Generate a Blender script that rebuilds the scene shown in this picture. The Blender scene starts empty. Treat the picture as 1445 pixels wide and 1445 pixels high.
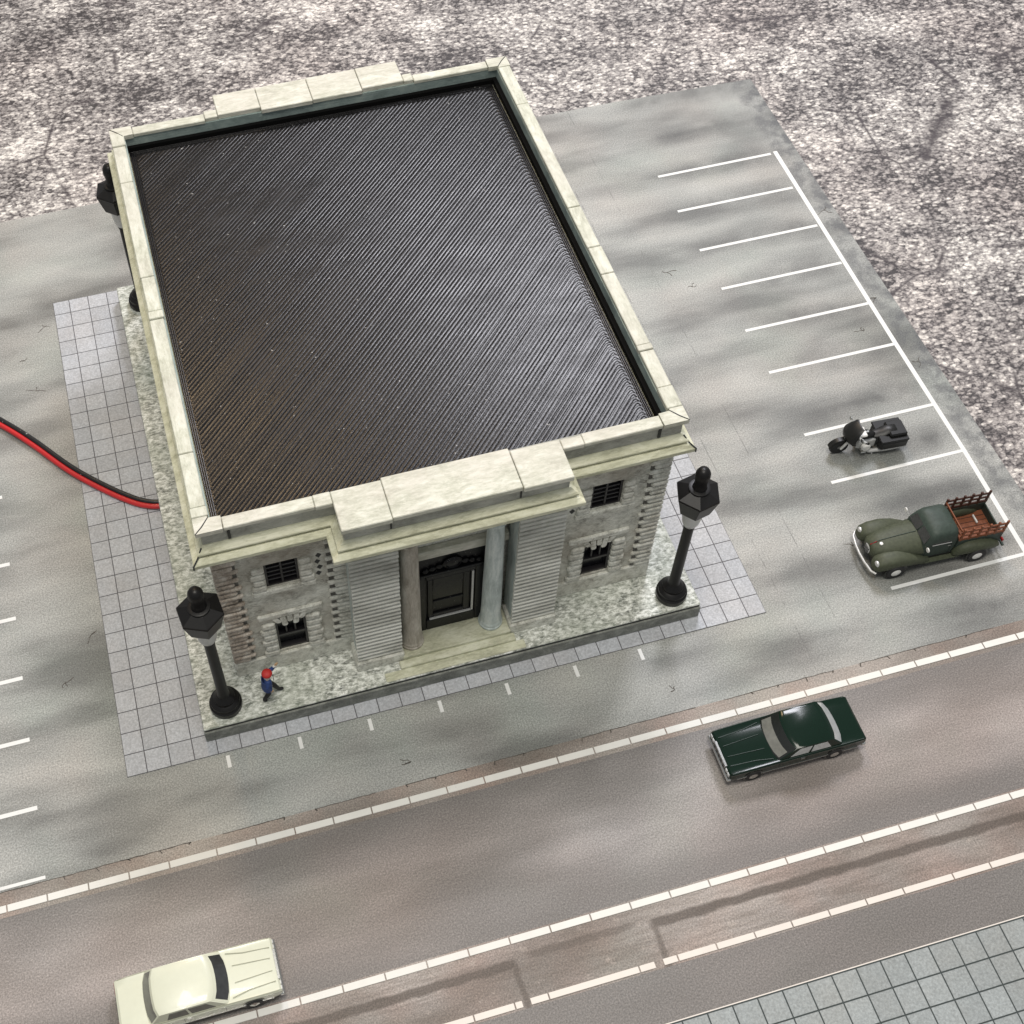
import bpy, bmesh, math, random
from mathutils import Vector, Matrix
random.seed(7)
R = math.radians
scene = bpy.context.scene
COL = scene.collection

# ------------------------------------------------------------------ camera
cd = bpy.data.cameras.new('camera'); cam = bpy.data.objects.new('camera', cd); COL.objects.link(cam)
cam.location = (5.403924, -21.89176962, 46.23576241)
cam.rotation_euler = (0.63873072, 0.01356513, -0.26927362)
cd.sensor_width = 36; cd.lens = 47.405727; cd.shift_x = 0.0957007; cd.shift_y = -0.0595195
cd.clip_start = 1; cd.clip_end = 2000
scene.camera = cam

# ------------------------------------------------------------------ light (indoor tabletop: soft lamps, dim room)
w = bpy.data.worlds.new('World'); scene.world = w; w.use_nodes = True
bg = w.node_tree.nodes['Background']; bg.inputs[0].default_value = (0.95, 0.98, 1.0, 1); bg.inputs[1].default_value = 0.34

def area(name, loc, target, sx, sy, power, col):
    l = bpy.data.lights.new(name, 'AREA'); l.shape = 'RECTANGLE'; l.size = sx; l.size_y = sy
    l.energy = power; l.color = col
    o = bpy.data.objects.new(name, l); COL.objects.link(o); o.location = loc
    o.rotation_euler = (Vector(target) - Vector(loc)).to_track_quat('-Z', 'Y').to_euler()
    return o
area('ceiling_lamp', (6, -10, 112), (12, 8, 0), 36, 30, 62000, (1.0, 0.955, 0.87))
area('window_light', (60, 86, 112), (16, 6, 6), 32, 28, 122000, (0.94, 0.935, 1.0))
area('warm_roof_fill', (6, 98, 128), (10, 6, 6), 20, 18, 34000, (1.0, 0.72, 0.42))  # unseen fill, added to put a brown reflection on the roof
vs = scene.view_settings; vs.view_transform = 'Standard'; vs.look = 'None'; vs.gamma = 1; vs.exposure = 0.16
vs.use_curve_mapping = False
scene.render.engine = 'CYCLES'

# ------------------------------------------------------------------ node helpers
def lin(*c):
    return tuple((x/255/12.92 if x/255 <= .04045 else ((x/255+.055)/1.055)**2.4) for x in c)
class NT:
    def __init__(s, name):
        s.m = bpy.data.materials.new(name); s.m.use_nodes = True; s.t = s.m.node_tree
        s.b = s.t.nodes['Principled BSDF']; s._pos = None
    def n(s, t, **k):
        o = s.t.nodes.new(t)
        for a, v in k.items(): setattr(o, a, v)
        return o
    def put(s, i, v):
        if isinstance(v, bpy.types.NodeSocket): s.t.links.new(v, i)
        elif isinstance(v, (tuple, list)) and i.type == 'RGBA' and len(v) == 3: i.default_value = (*v, 1)
        else: i.default_value = v
    def pos(s, obj=False):
        if s._pos is None:
            s._pos = s.n('ShaderNodeTexCoord').outputs['Object'] if obj else s.n('ShaderNodeNewGeometry').outputs['Position']
        return s._pos
    def map(s, scale=(1,1,1), rot=(0,0,0), vec=None, loc=(0,0,0)):
        m = s.n('ShaderNodeMapping'); s.put(m.inputs[0], vec if vec else s.pos())
        m.inputs['Location'].default_value = loc; m.inputs['Rotation'].default_value = rot; m.inputs['Scale'].default_value = scale
        return m.outputs[0]
    def noise(s, scale, detail=4, rough=.55, vec=None, dist=0):
        o = s.n('ShaderNodeTexNoise'); s.put(o.inputs['Vector'], vec if vec else s.pos())
        o.inputs['Scale'].default_value = scale; o.inputs['Detail'].default_value = detail
        o.inputs['Roughness'].default_value = rough; o.inputs['Distortion'].default_value = dist
        return o.outputs['Fac']
    def ramp(s, v, *stops, interp='LINEAR'):
        o = s.n('ShaderNodeValToRGB'); s.put(o.inputs[0], v); r = o.color_ramp; r.interpolation = interp
        while len(r.elements) < len(stops): r.elements.new(.5)
        for e, (p, c) in zip(r.elements, stops):
            e.position = p; e.color = (*c, 1) if isinstance(c, tuple) else (c, c, c, 1)
        return o.outputs[0]
    def mix(s, f, a, b, mode='MIX'):
        o = s.n('ShaderNodeMix', data_type='RGBA', blend_type=mode); s.put(o.inputs[0], f)
        s.put(o.inputs[6], a); s.put(o.inputs[7], b); return o.outputs[2]
    def math(s, op, a, b=0.0, c=0.0, clamp=False):
        o = s.n('ShaderNodeMath', operation=op, use_clamp=clamp); s.put(o.inputs[0], a); s.put(o.inputs[1], b); s.put(o.inputs[2], c)
        return o.outputs[0]
    def sep(s, v=None):
        o = s.n('ShaderNodeSeparateXYZ'); s.put(o.inputs[0], v if v else s.pos()); return o.outputs
    def rnd(s): return s.n('ShaderNodeObjectInfo').outputs['Random']
    def bump(s, h, strength=.3, dist=.05):
        o = s.n('ShaderNodeBump'); s.put(o.inputs['Height'], h); o.inputs['Strength'].default_value = strength
        o.inputs['Distance'].default_value = dist; s.put(s.b.inputs['Normal'], o.outputs[0])
    def set(s, **k):
        for a, v in k.items(): s.put(s.b.inputs[a.replace('_', ' ')], v)
        return s.m

def plain(name, c, rough=.5, metal=0, obj=True, var=.18, scale=9, spec=.5, coat=0):
    t = NT(name); t.pos(obj)
    f = t.noise(scale, 5, .6)
    col = t.mix(f, tuple(x*(1-var) for x in c), tuple(min(1, x*(1+var)) for x in c))
    r = t.math('ADD', t.math('MULTIPLY', t.noise(scale*2.3, 3), .16), rough-.08)
    t.set(Base_Color=col, Roughness=r, Metallic=metal, Specular_IOR_Level=spec, Coat_Weight=coat)
    return t.m

M = {}
# speckled stone-print table cloth
t = NT('speckled_table')
wp = t.mix(.10, t.pos(), t.n('ShaderNodeTexNoise').outputs['Color'], 'ADD')
vo = t.n('ShaderNodeTexVoronoi'); vo.inputs['Scale'].default_value = 1.0; t.put(vo.inputs['Vector'], t.map((4.2, 6.6, 1), (0, 0, R(38)), wp))
cell = t.sep(vo.outputs['Color'])[0]; vd = vo.outputs['Distance']
fine = t.noise(3.9, 3, .65, t.map((1, 1.5, 1), (0, 0, R(38))), .6); fine2 = t.noise(9, 2, .6)
big = t.noise(.13, 4, .55, t.map((1, 1.7, 1), (0, 0, R(25)), loc=(3, 1, 0))); mid = t.noise(.6, 4, .6)
s_ = t.math('ADD', t.math('MULTIPLY', cell, .26), t.math('MULTIPLY', fine, .62))
s_ = t.math('ADD', s_, t.math('MULTIPLY', t.math('SUBTRACT', .42, vd), .22))
s_ = t.math('ADD', s_, t.math('MULTIPLY', t.math('SUBTRACT', fine2, .5), .35))
s_ = t.math('ADD', s_, t.math('MULTIPLY', t.math('SUBTRACT', big, .52), .62))
s_ = t.math('ADD', s_, t.math('MULTIPLY', t.math('SUBTRACT', mid, .5), .36))
c_ = t.ramp(s_, (.22, lin(50, 46, 47)), (.33, lin(104, 99, 98)), (.43, lin(146, 141, 138)), (.53, lin(180, 175, 170)), (.66, lin(230, 225, 217)))
tint = t.noise(.09, 3, .5)
c_ = t.mix(t.ramp(tint, (.45, 0.), (.65, .30)), c_, t.mix(1., c_, lin(246, 232, 230), 'MULTIPLY'))
wv = t.n('ShaderNodeTexVoronoi', feature='DISTANCE_TO_EDGE'); wv.inputs['Scale'].default_value = .17
wob = t.mix(.16, t.pos(), t.n('ShaderNodeTexNoise').outputs['Color'], 'ADD')
t.put(wv.inputs['Vector'], wob)
cr = t.math('MULTIPLY', t.ramp(wv.outputs[0], (.0, 1.), (.022, 0.)), t.ramp(t.noise(.22, 3), (.48, 0.), (.58, .9)))
c_ = t.mix(cr, c_, lin(52, 44, 48))
t.bump(s_, .12, .05)
M['table'] = t.set(Base_Color=c_, Roughness=.62)

def asphalt(name, c, cdark, clight, extra=None, sx=.16, rough=.55, tint=.55):
    t = NT(name)
    grain = t.noise(17, 2, .75); cloud = t.noise(.5, 3, .45, t.map((.32, 1.0, 1), loc=(5, 2, 0)), .1); cl2 = t.noise(sx, 3, .5, t.map((1, 1, 1), loc=(9, 4, 0)))
    col = t.ramp(cloud, (.33, cdark), (.52, c), (.70, clight))
    col = t.mix(t.ramp(cl2, (.44, 0.), (.66, tint)), col, t.mix(1., col, lin(255, 229, 218), 'MULTIPLY'))
    col = t.mix(t.ramp(t.noise(.23, 2, .5, t.map(loc=(31, 7, 0))), (.5, 0.), (.72, .28)), col, t.mix(1., col, lin(226, 246, 236), 'MULTIPLY'))
    if extra: col = extra(t, col)
    g = t.ramp(grain, (.28, .60), (.5, 1.), (.74, 1.6))
    col = t.mix(1., col, g, 'MULTIPLY')
    t.bump(grain, .10, .03)
    M[name] = t.set(Base_Color=col, Roughness=rough, Specular_IOR_Level=.4)
A = lambda *c: tuple(x*.80 for x in lin(*c))
def stalls(t, col):
    x, y, z = t.sep()
    # soft tyre smudges printed in each parking bay
    ph = t.math('FRACT', t.math('DIVIDE', t.math('ADD', y, 3.2), 2.66))
    d = t.math('ABSOLUTE', t.math('SUBTRACT', ph, .44))
    sm = t.ramp(d, (.02, 1.), (.40, 0.))
    xin = t.math('MULTIPLY', t.ramp(t.math('DIVIDE', t.math('SUBTRACT', x, 28.), 9), (.12, 0.), (.45, 1.), (.85, 1.), (.98, .0)), t.ramp(t.noise(.5, 3), (.35, .25), (.65, 1.)))
    f = t.math('MULTIPLY', t.math('MULTIPLY', sm, xin), .90)
    col = t.mix(f, col, A(98, 98, 96))
    # worn margin along the right edge of the sheet
    e = t.ramp(t.math('DIVIDE', t.math('SUBTRACT', x, 36.4), 1.4), (.0, 0.), (.25, .55), (1., .9))
    col = t.mix(t.math('MULTIPLY', e, t.ramp(t.noise(1.4, 4, .6), (.42, .15), (.6, 1.))), col, A(92, 93, 95))
    # faint joints
    for X in (27.55, 25.9):
        j = t.math('MULTIPLY', t.ramp(t.math('ABSOLUTE', t.math('SUBTRACT', x, X)), (.0, 1.), (.035, 0.)), t.ramp(t.noise(1.1, 3), (.48, 0.), (.60, .55)))
        col = t.mix(j, col, A(84, 84, 82))
    return col
asphalt('lot', A(164, 165, 161), A(122, 123, 120), A(184, 184, 179), stalls, tint=.22)
def lane(t, col):
    x, y, z = t.sep()
    yy = t.math('ADD', y, t.math('MULTIPLY', t.math('SUBTRACT', t.noise(.25, 3, .5, t.map((.6, 1, 1))), .5), 2.6))
    e = t.ramp(t.math('DIVIDE', t.math('ABSOLUTE', t.math('SUBTRACT', yy, -6.3)), 3.0), (.15, 0.), (.85, 1.))
    return t.mix(t.math('MULTIPLY', e, .78), col, A(116, 112, 109))
asphalt('road', A(160, 154, 150), A(140, 134, 129), A(180, 173, 169), lane, sx=.09, rough=.48, tint=.32)
asphalt('verge', A(158, 149, 141), A(126, 117, 109), A(178, 169, 160), sx=.4)
def median(t, col):
    x, y, z = t.sep()
    wob = t.math('MULTIPLY', t.math('SUBTRACT', t.noise(1.3, 3), .5), .22)
    yy = t.math('ADD', y, wob)
    def band(c, h): return t.ramp(t.math('ABSOLUTE', t.math('SUBTRACT', yy, c)), (h*.55, 1.), (h, 0.))
    right = t.ramp(t.math('SUBTRACT', x, 16.2), (.0, 0.), (.25, 1.)); left = t.ramp(t.math('SUBTRACT', 11.7, x), (.0, 0.), (.25, 1.))
    cen = t.math('MULTIPLY', t.ramp(t.math('SUBTRACT', x, 11.9), (0., 0.), (.3, 1.)), t.ramp(t.math('SUBTRACT', 15.9, x), (0., 0.), (.3, 1.)))
    f = t.math('MULTIPLY', t.math('MAXIMUM', right, left), band(-10.04, .2))
    f = t.math('MAXIMUM', f, t.math('MULTIPLY', cen, t.math('MULTIPLY', band(-9.9, .16), .6)))
    xx = t.math('ADD', x, wob)
    for X in (16.4, 11.5):
        b = t.math('MULTIPLY', t.ramp(t.math('ABSOLUTE', t.math('SUBTRACT', xx, X)), (.06, 1.), (.16, 0.)), t.ramp(t.math('SUBTRACT', -9.95, y), (0., 0.), (.1, 1.)))
        f = t.math('MAXIMUM', f, t.math('MULTIPLY', b, .75))
    streak = t.noise(1.2, 5, .65, t.map((.35, 3.2, 1)))
    col = t.mix(t.ramp(streak, (.45, 0.), (.68, .6)), col, A(112, 101, 92))
    pale = t.noise(1.6, 4, .6, t.map((1, 1.5, 1), loc=(4, 4, 0)))
    col = t.mix(t.ramp(pale, (.60, 0.), (.72, .6)), col, A(186, 174, 164))
    return t.mix(t.math('MULTIPLY', f, .8), col, A(88, 78, 70))
asphalt('median', A(158, 149, 143), A(130, 122, 115), A(176, 167, 160), median, sx=.3)

def paint_line(name, c):
    t = NT(name); n = t.noise(6, 4, .7); e = t.noise(1.1, 3)
    col = t.mix(t.ramp(n, (.64, 0.), (.78, .6)), c, tuple(x*.62 for x in c))
    col = t.mix(t.math('MULTIPLY', t.ramp(e, (.45, 0.), (.7, .25)), 1.), col, tuple(x*.8 for x in c))
    return t.set(Base_Color=col, Roughness=.55)
M['white_line'] = paint_line('white_line', (.74, .74, .72))
M['kerb_white'] = paint_line('kerb_white', (.74, .725, .68))
M['kerb_pink'] = paint_line('kerb_pink', (.74, .68, .62))

def tile_mat(name, c, k=.16):
    t = NT(name); g = t.noise(13, 3, .7); lo = t.noise(.35, 3)
    col = t.mix(t.rnd(), tuple(x*(1-k*.5) for x in c), tuple(x*(1+k*.5) for x in c))
    col = t.mix(1., col, t.ramp(g, (.3, .74), (.52, 1.), (.72, 1.28)), 'MULTIPLY')
    col = t.mix(t.ramp(lo, (.4, 0.), (.7, .35)), col, t.mix(1., col, lin(250, 238, 226), 'MULTIPLY'))
    return t.set(Base_Color=col, Roughness=.6)
M['tile'] = tile_mat('grey_tile', A(190, 193, 198)); M['tile2'] = tile_mat('green_grey_tile', A(162, 168, 168))
M['joint'] = plain('tile_joint', A(98, 97, 100), .8, obj=False); M['joint2'] = plain('dark_joint', A(66, 74, 74), .8, obj=False)

def stone(name, c, dark, light, brown=None, scale=2.2, wash=.5, streak=(1, 1, 1), rot=(0, 0, 0), rough=.6, bscale=14, brown_amt=.0, dlo=.40, lhi=.66):
    """dry-brushed paint over dark wash on printed resin"""
    t = NT(name)
    a = t.noise(scale, 6, .68, t.map(streak, rot), .4); b = t.noise(bscale, 4, .7, t.map(tuple(k*(1 if not any(rot) else (.5, 1, 1.6)[i]) for i, k in enumerate(streak)), rot)); cl = t.noise(.5, 3, .5)
    col = t.ramp(a, (dlo-.10, dark), (dlo+.08, c), (lhi, light))
    col = t.mix(t.math('MULTIPLY', t.ramp(b, (.50, 0.), (.66, 1.)), wash), col, light)
    col = t.mix(t.math('MULTIPLY', t.ramp(b, (.30, 1.), (.44, 0.)), wash), col, dark)
    if brown: col = t.mix(t.math('MULTIPLY', t.ramp(cl, (.38, 0.), (.62, 1.)), brown_amt), col, brown)
    z = t.noise(9, 2, .5, t.map((.15, .15, 3.4)))
    t.bump(t.math('ADD', t.math('MULTIPLY', b, .7), t.math('MULTIPLY', z, .5)), .40, .06)
    M[name] = t.set(Base_Color=col, Roughness=rough)
stone('cream', (.50, .50, .41), (.35, .35, .275), (.68, .67, .585), (.58, .525, .475), 3.0, .50, (.35, 1, 1), brown_amt=.35, bscale=13)
stone('cream_side', (.50, .505, .41), (.35, .35, .275), (.66, .66, .57), (.56, .52, .47), 3.0, .50, (1, .35, 1), brown_amt=.30, bscale=13)
stone('cornice_cream', (.57, .565, .41), (.36, .355, .245), (.73, .72, .57), None, 2.2, .55, (.3, 1, 1))
stone('facade', (.60, .60, .53), (.26, .255, .22), (.84, .84, .77), (.44, .39, .31), 3.2, .55, (1, 1, 1), brown_amt=.30)
stone('facade_wall', (.54, .54, .475), (.17, .165, .14), (.80, .80, .72), (.27, .22, .16), 2.2, .9, (1, 1, 1), (0, R(40), 0), brown_amt=.55)
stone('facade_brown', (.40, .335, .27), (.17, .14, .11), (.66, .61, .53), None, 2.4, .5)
stone('pilaster_stone', (.56, .56, .50), (.36, .355, .31), (.78, .78, .71), None, 1.2, .35, (.3, 1, 1))
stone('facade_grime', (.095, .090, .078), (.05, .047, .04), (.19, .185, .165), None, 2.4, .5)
stone('parapet_front', (.36, .36, .315), (.22, .22, .19), (.50, .50, .44), None, 1.4, .5, (.5, 1, 1))
stone('parapet_inner', (.24, .30, .285), (.15, .19, .18), (.33, .39, .36), None, 1.2, .2)  # teal of the cool ambient light painted into the inner faces
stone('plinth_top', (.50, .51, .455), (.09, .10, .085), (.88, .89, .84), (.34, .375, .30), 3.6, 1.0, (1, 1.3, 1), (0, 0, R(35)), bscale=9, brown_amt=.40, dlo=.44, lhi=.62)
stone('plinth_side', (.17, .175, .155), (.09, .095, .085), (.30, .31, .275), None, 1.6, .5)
stone('step_yellow', (.50, .50, .36), (.30, .30, .21), (.68, .68, .54), None, 2.0, .5, (.4, 1, 1))
stone('column_cool_lit', (.52, .58, .555), (.34, .39, .37), (.74, .78, .74), None, 1.6, .3, (2, 2, .4))  # cool light tint painted into the right column and pilaster sides
stone('column_warm_lit', (.40, .36, .30), (.24, .21, .165), (.62, .585, .51), None, 1.6, .4, (2, 2, .4))  # brown of warm reflected light painted into the left column
M['edge_dark'] = plain('edge_dark', (.025, .027, .026), .55, obj=False)
t = NT('black_door'); t.pos()
sp = t.ramp(t.noise(22, 2, .6), (.70, 0.), (.74, 1.))
M['door'] = t.set(Base_Color=t.mix(sp, (.006, .006, .007), (.30, .29, .28)), Roughness=.36, Specular_IOR_Level=.25)
M['pane'] = plain('dark_pane', (.006, .006, .008), .22, obj=False, spec=.22)
M['grille'] = plain('black_grille', (.018, .016, .018), .4, obj=False)
# black printed roof: satin plastic
t = NT('roof_plastic')
n1 = t.noise(.5, 4, .55, t.map((1, 2.6, 1), (0, 0, R(12)))); n2 = t.noise(7, 3, .7)
dust = t.ramp(t.noise(8, 1, .5), (.775, 0.), (.80, 1.))
col = t.mix(t.math('MULTIPLY', dust, .7), (.0075, .007, .0075), (.42, .41, .39))
# scuffed streaks left of centre where the strands stand prouder
x, y, z = t.sep()
sc = t.ramp(t.noise(.55, 3, .5, t.map((.42, 1.7, 1), (0, 0, R(10)), loc=(2.3, 5.1, 0)), .5), (.54, 0.), (.60, 1.))
win = t.math('MULTIPLY', t.ramp(t.math('DIVIDE', t.math('ABSOLUTE', t.math('SUBTRACT', x, 11.2)), 6), (.45, 1.), (.75, 0.)), t.ramp(t.math('DIVIDE', t.math('ABSOLUTE', t.math('SUBTRACT', y, 15.0)), 6), (.5, 1.), (.8, 0.)))
d_ = t.math('MULTIPLY', t.math('SUBTRACT', y, x), 2*math.pi/.198)
wave = t.math('SINE', d_)
msk = t.math('MULTIPLY', sc, win)
t.bump(t.math('ADD', t.math('MULTIPLY', n2, .35), t.math('MULTIPLY', t.math('MULTIPLY', wave, msk), .10)), .32, .035)
M['roof'] = t.set(Base_Color=col, Roughness=t.ramp(n1, (.3, .22), (.7, .30)), Specular_IOR_Level=.22)
M['roof_gap'] = plain('roof_gap', (.004, .004, .004), .8, obj=False, spec=.1)  # near-black colour stands in for the shade around the roof edge
M['lamp_black'] = plain('lamp_black', (.007, .0065, .0065), .40, scale=14, var=.5, spec=.30)
t = NT('lamp_clear'); t.pos(True)
M['lamp_clear'] = t.set(Base_Color=t.mix(t.noise(5, 4), (.55, .55, .53), (.85, .85, .82)), Roughness=.28, Transmission_Weight=.35)
M['wire_red'] = plain('wire_red', (.52, .014, .016), .33, obj=False, var=.12, coat=.3)
t = NT('wire_black'); t.pos()
M['wire_black'] = t.set(Base_Color=t.mix(t.ramp(t.noise(5, 4, .7), (.66, 0.), (.70, 1.)), (.010, .010, .011), (.6, .6, .58)), Roughness=.3)
# vehicles
M['green_paint'] = plain('dark_green_paint', (.004, .015, .009), .16, scale=30, var=.5, spec=.26)
M['green_line'] = plain('green_line', (.04, .06, .05), .4)
M['cream_paint'] = plain('cream_paint', (.64, .65, .52), .34, var=.05, scale=4, coat=.2)
M['cream_line'] = plain('cream_line', (.36, .36, .27), .5)
M['olive_paint'] = plain('olive_paint', (.062, .070, .044), .55, scale=9, var=.5, spec=.3)
M['olive_dark'] = plain('olive_dark', (.038, .054, .044), .52, scale=9, var=.5, spec=.3)
M['chrome'] = plain('chrome', (.62, .62, .60), .22, 1.0, var=.25, scale=18)
M['silver'] = plain('silver_paint', (.56, .56, .55), .35, .3, var=.3, scale=20)
M['white_spot'] = plain('white_paint', (.78, .77, .74), .4)
M['glass_dark'] = plain('glass_dark', (.035, .036, .036), .10, var=.5, scale=5, spec=.8)
M['glass_grey'] = plain('glass_grey', (.17, .17, .15), .12, var=.35, scale=5, spec=.8)
M['glass_pale_reflection'] = plain('glass_pale_reflection', (.55, .57, .57), .16, .35, var=.3, scale=6)  # pale base colour paints the reflections and highlight on clear panes
M['tyre'] = plain('tyre', (.012, .012, .013), .65)
M['rust'] = plain('rust_brown', (.20, .062, .024), .6, scale=12, var=.45)
M['rust_dark'] = plain('rust_dark', (.060, .022, .013), .6, scale=12, var=.4)
M['red_lens'] = plain('red_lens', (.25, .012, .012), .25)
M['moto_black'] = plain('moto_black', (.009, .009, .0085), .40, scale=10, var=.4, spec=.35)
M['trim_black'] = plain('trim_black', (.010, .012, .011), .3)
# person
M['skin'] = plain('skin', (.52, .35, .20), .6, var=.08); M['navy'] = plain('blue_cloth', (.020, .048, .17), .65, var=.3, scale=20)
M['trouser'] = plain('black_cloth', (.010, .010, .011), .7); M['shirt'] = plain('white_cloth', (.75, .74, .70), .7, var=.05)
M['hat'] = plain('red_cloth', (.45, .022, .018), .6, var=.25, scale=25)
M['crack'] = plain('crack', A(92, 86, 80), .9, obj=False)

# ------------------------------------------------------------------ mesh helpers
class MB:
    def __init__(s): s.v = []; s.f = []
    def add(s, vs, fs):
        o = len(s.v); s.v += [tuple(p) for p in vs]; s.f += [tuple(i+o for i in f) for f in fs]; return s
    def box(s, x0, x1, y0, y1, z0, z1, b=0):
        if b <= 0:
            v = [(x, y, z) for x in (x0, x1) for y in (y0, y1) for z in (z0, z1)]
            return s.add(v, [(0,1,3,2),(4,6,7,5),(0,4,5,1),(2,3,7,6),(0,2,6,4),(1,5,7,3)])
        b = min(b, (x1-x0)*.45, (y1-y0)*.45, (z1-z0)*.45)
        X = (x0, x1); Y = (y0, y1); Z = (z0, z1); v = []; idx = {}
        for i in (0,1):
            for j in (0,1):
                for k in (0,1):
                    sx, sy, sz = (1-2*i)*b, (1-2*j)*b, (1-2*k)*b
                    for a in range(3):
                        p = [X[i]+sx, Y[j]+sy, Z[k]+sz]; p[a] = (X[i], Y[j], Z[k])[a]
                        idx[i,j,k,a] = len(v); v.append(p)
        f = []
        for i in (0,1):
            q = [idx[i,0,0,0], idx[i,0,1,0], idx[i,1,1,0], idx[i,1,0,0]]; f.append(q if i == 0 else q[::-1])
            q = [idx[0,i,0,1], idx[1,i,0,1], idx[1,i,1,1], idx[0,i,1,1]]; f.append(q if i == 0 else q[::-1])
            q = [idx[0,0,i,2], idx[0,1,i,2], idx[1,1,i,2], idx[1,0,i,2]]; f.append(q if i == 0 else q[::-1])
        for i in (0,1):
            for j in (0,1):
                f.append([idx[i,j,0,0], idx[i,j,1,0], idx[i,j,1,1], idx[i,j,0,1]])
                f.append([idx[i,0,j,0], idx[i,1,j,0], idx[i,1,j,2], idx[i,0,j,2]])
                f.append([idx[0,i,j,1], idx[1,i,j,1], idx[1,i,j,2], idx[0,i,j,2]])
                for k in (0,1): f.append([idx[i,j,k,0], idx[i,j,k,1], idx[i,j,k,2]])
        return s.add(v, f)
    def prism(s, pts, z0, z1, ax='z'):
        n = len(pts)
        def P(a, b, c): return {'z': (a, b, c), 'y': (a, c, b), 'x': (c, a, b)}[ax]
        v = [P(a, b, z0) for a, b in pts] + [P(a, b, z1) for a, b in pts]
        return s.add(v, [tuple(range(n))[::-1], tuple(range(n, 2*n))] + [(i, (i+1) % n, n+(i+1) % n, n+i) for i in range(n)])
    def loft(s, rings, cap=True):
        n = len(rings[0]); v = [p for r in rings for p in r]; f = []
        for k in range(len(rings)-1):
            for i in range(n):
                j = (i+1) % n; f.append((k*n+i, k*n+j, (k+1)*n+j, (k+1)*n+i))
        if cap: f += [tuple(range(n))[::-1], tuple(range((len(rings)-1)*n, len(rings)*n))]
        return s.add(v, f)
    def lathe(s, prof, c=(0,0,0), n=24, rot=0, ax='z'):
        rings = []
        for r, h in prof:
            ring = []
            for i in range(n):
                a = rot+2*math.pi*i/n; p, q = r*math.cos(a), r*math.sin(a)
                ring.append({'z': (c[0]+p, c[1]+q, c[2]+h), 'y': (c[0]+p, c[1]+h, c[2]+q), 'x': (c[0]+h, c[1]+p, c[2]+q)}[ax])
            rings.append(ring)
        return s.loft(rings)
    def tube(s, path, r, n=10):
        rings = []; path = [Vector(p) for p in path]
        rs = r if isinstance(r, (list, tuple)) else [r]*len(path)
        up = None
        for i, p in enumerate(path):
            d = (path[min(i+1, len(path)-1)]-path[max(i-1, 0)]).normalized()
            if up is None:
                up = Vector((0,0,1)) if abs(d.z) < .9 else Vector((1,0,0))
            a = d.cross(up).normalized(); b = a.cross(d).normalized(); up = b
            rings.append([p+a*math.cos(2*math.pi*k/n)*rs[i]+b*math.sin(2*math.pi*k/n)*rs[i] for k in range(n)])
        return s.loft(rings)
    def mesh(s, name, mat, smooth=None):
        me = bpy.data.meshes.new(name); me.from_pydata(s.v, [], s.f)
        bm = bmesh.new(); bm.from_mesh(me); bmesh.ops.recalc_face_normals(bm, faces=bm.faces); bm.to_mesh(me); bm.free()
        me.materials.append(M[mat] if isinstance(mat, str) else mat)
        if smooth is not None:
            me.polygons.foreach_set('use_smooth', [True]*len(me.polygons))
            me.set_sharp_from_angle(angle=R(smooth))
        return me
    def build(s, name, mat, parent=None, smooth=None): return link(name, s.mesh(name, mat, smooth), parent)
OFF = {}
def link(name, me, parent=None, loc=None):
    o = bpy.data.objects.new(name, me); COL.objects.link(o)
    if parent is not None:
        o.parent = parent
        if parent.name in OFF: o.matrix_parent_inverse = OFF[parent.name]
    if loc: o.location = loc
    return o
def thing(name, loc, label, cat, group=None, rz=0, world=False):
    e = bpy.data.objects.new(name, None); COL.objects.link(e); e.location = loc; e.rotation_euler = (0, 0, rz)
    e.empty_display_size = .3; tag(e, label, cat, group)
    if world: OFF[e.name] = Matrix.Translation(-Vector(loc))
    return e
def tag(o, label, cat, group=None):
    o['label'] = label; o['category'] = cat
    if group: o['group'] = group
def struct(o, label=None):
    o['kind'] = 'structure'
    if label: o['label'] = label
    return o
def B(x0, x1, y0, y1, z0, z1, b=0): return MB().box(x0, x1, y0, y1, z0, z1, b)
def copy_tree(o, parent=None):
    c = o.copy(); COL.objects.link(c)
    if parent is not None: c.parent = parent
    for ch in list(o.children): copy_tree(ch, c)
    return c

# ------------------------------------------------------------------ the setting
struct(B(-90, 120, -60, 140, -1.0, -.10).build('table_surface', 'table'), 'speckled stone patterned table top under the printed mat')
XL = -30.0
lot = MB().prism([(XL, -3.0), (37.6, -3.0), (37.62, 8), (37.66, 18), (37.8, 30.3), (30, 30.55), (12, 30.62), (-2, 30.45), (XL, 30.2)], -.09, 0.0).build('parking_lot', 'lot')
struct(lot, 'grey mottled printed parking lot with white bays')
verge = struct(B(XL, 60, -3.9, -3.0, -.09, .0).build('road_edge', 'verge'), 'gritty brownish strip between parking lot and road')
road = struct(B(XL, 60, -9.1, -3.9, -.09, .0).build('road', 'road'), 'brownish grey asphalt carriageway')
med = struct(B(XL, 60, -11.5, -9.1, -.09, .0).build('median_strip', 'median'), 'stained strip with dark groove between two white kerb lines')
road2 = struct(B(XL, 60, -13.15, -11.5, -.09, .0).build('road', 'road'), 'narrow far lane beside the green grey pavement')
walk = struct(B(XL, 60, -40, -13.15, -.09, .004).build('pavement', 'joint2'), 'pavement of square green grey slabs')

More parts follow.
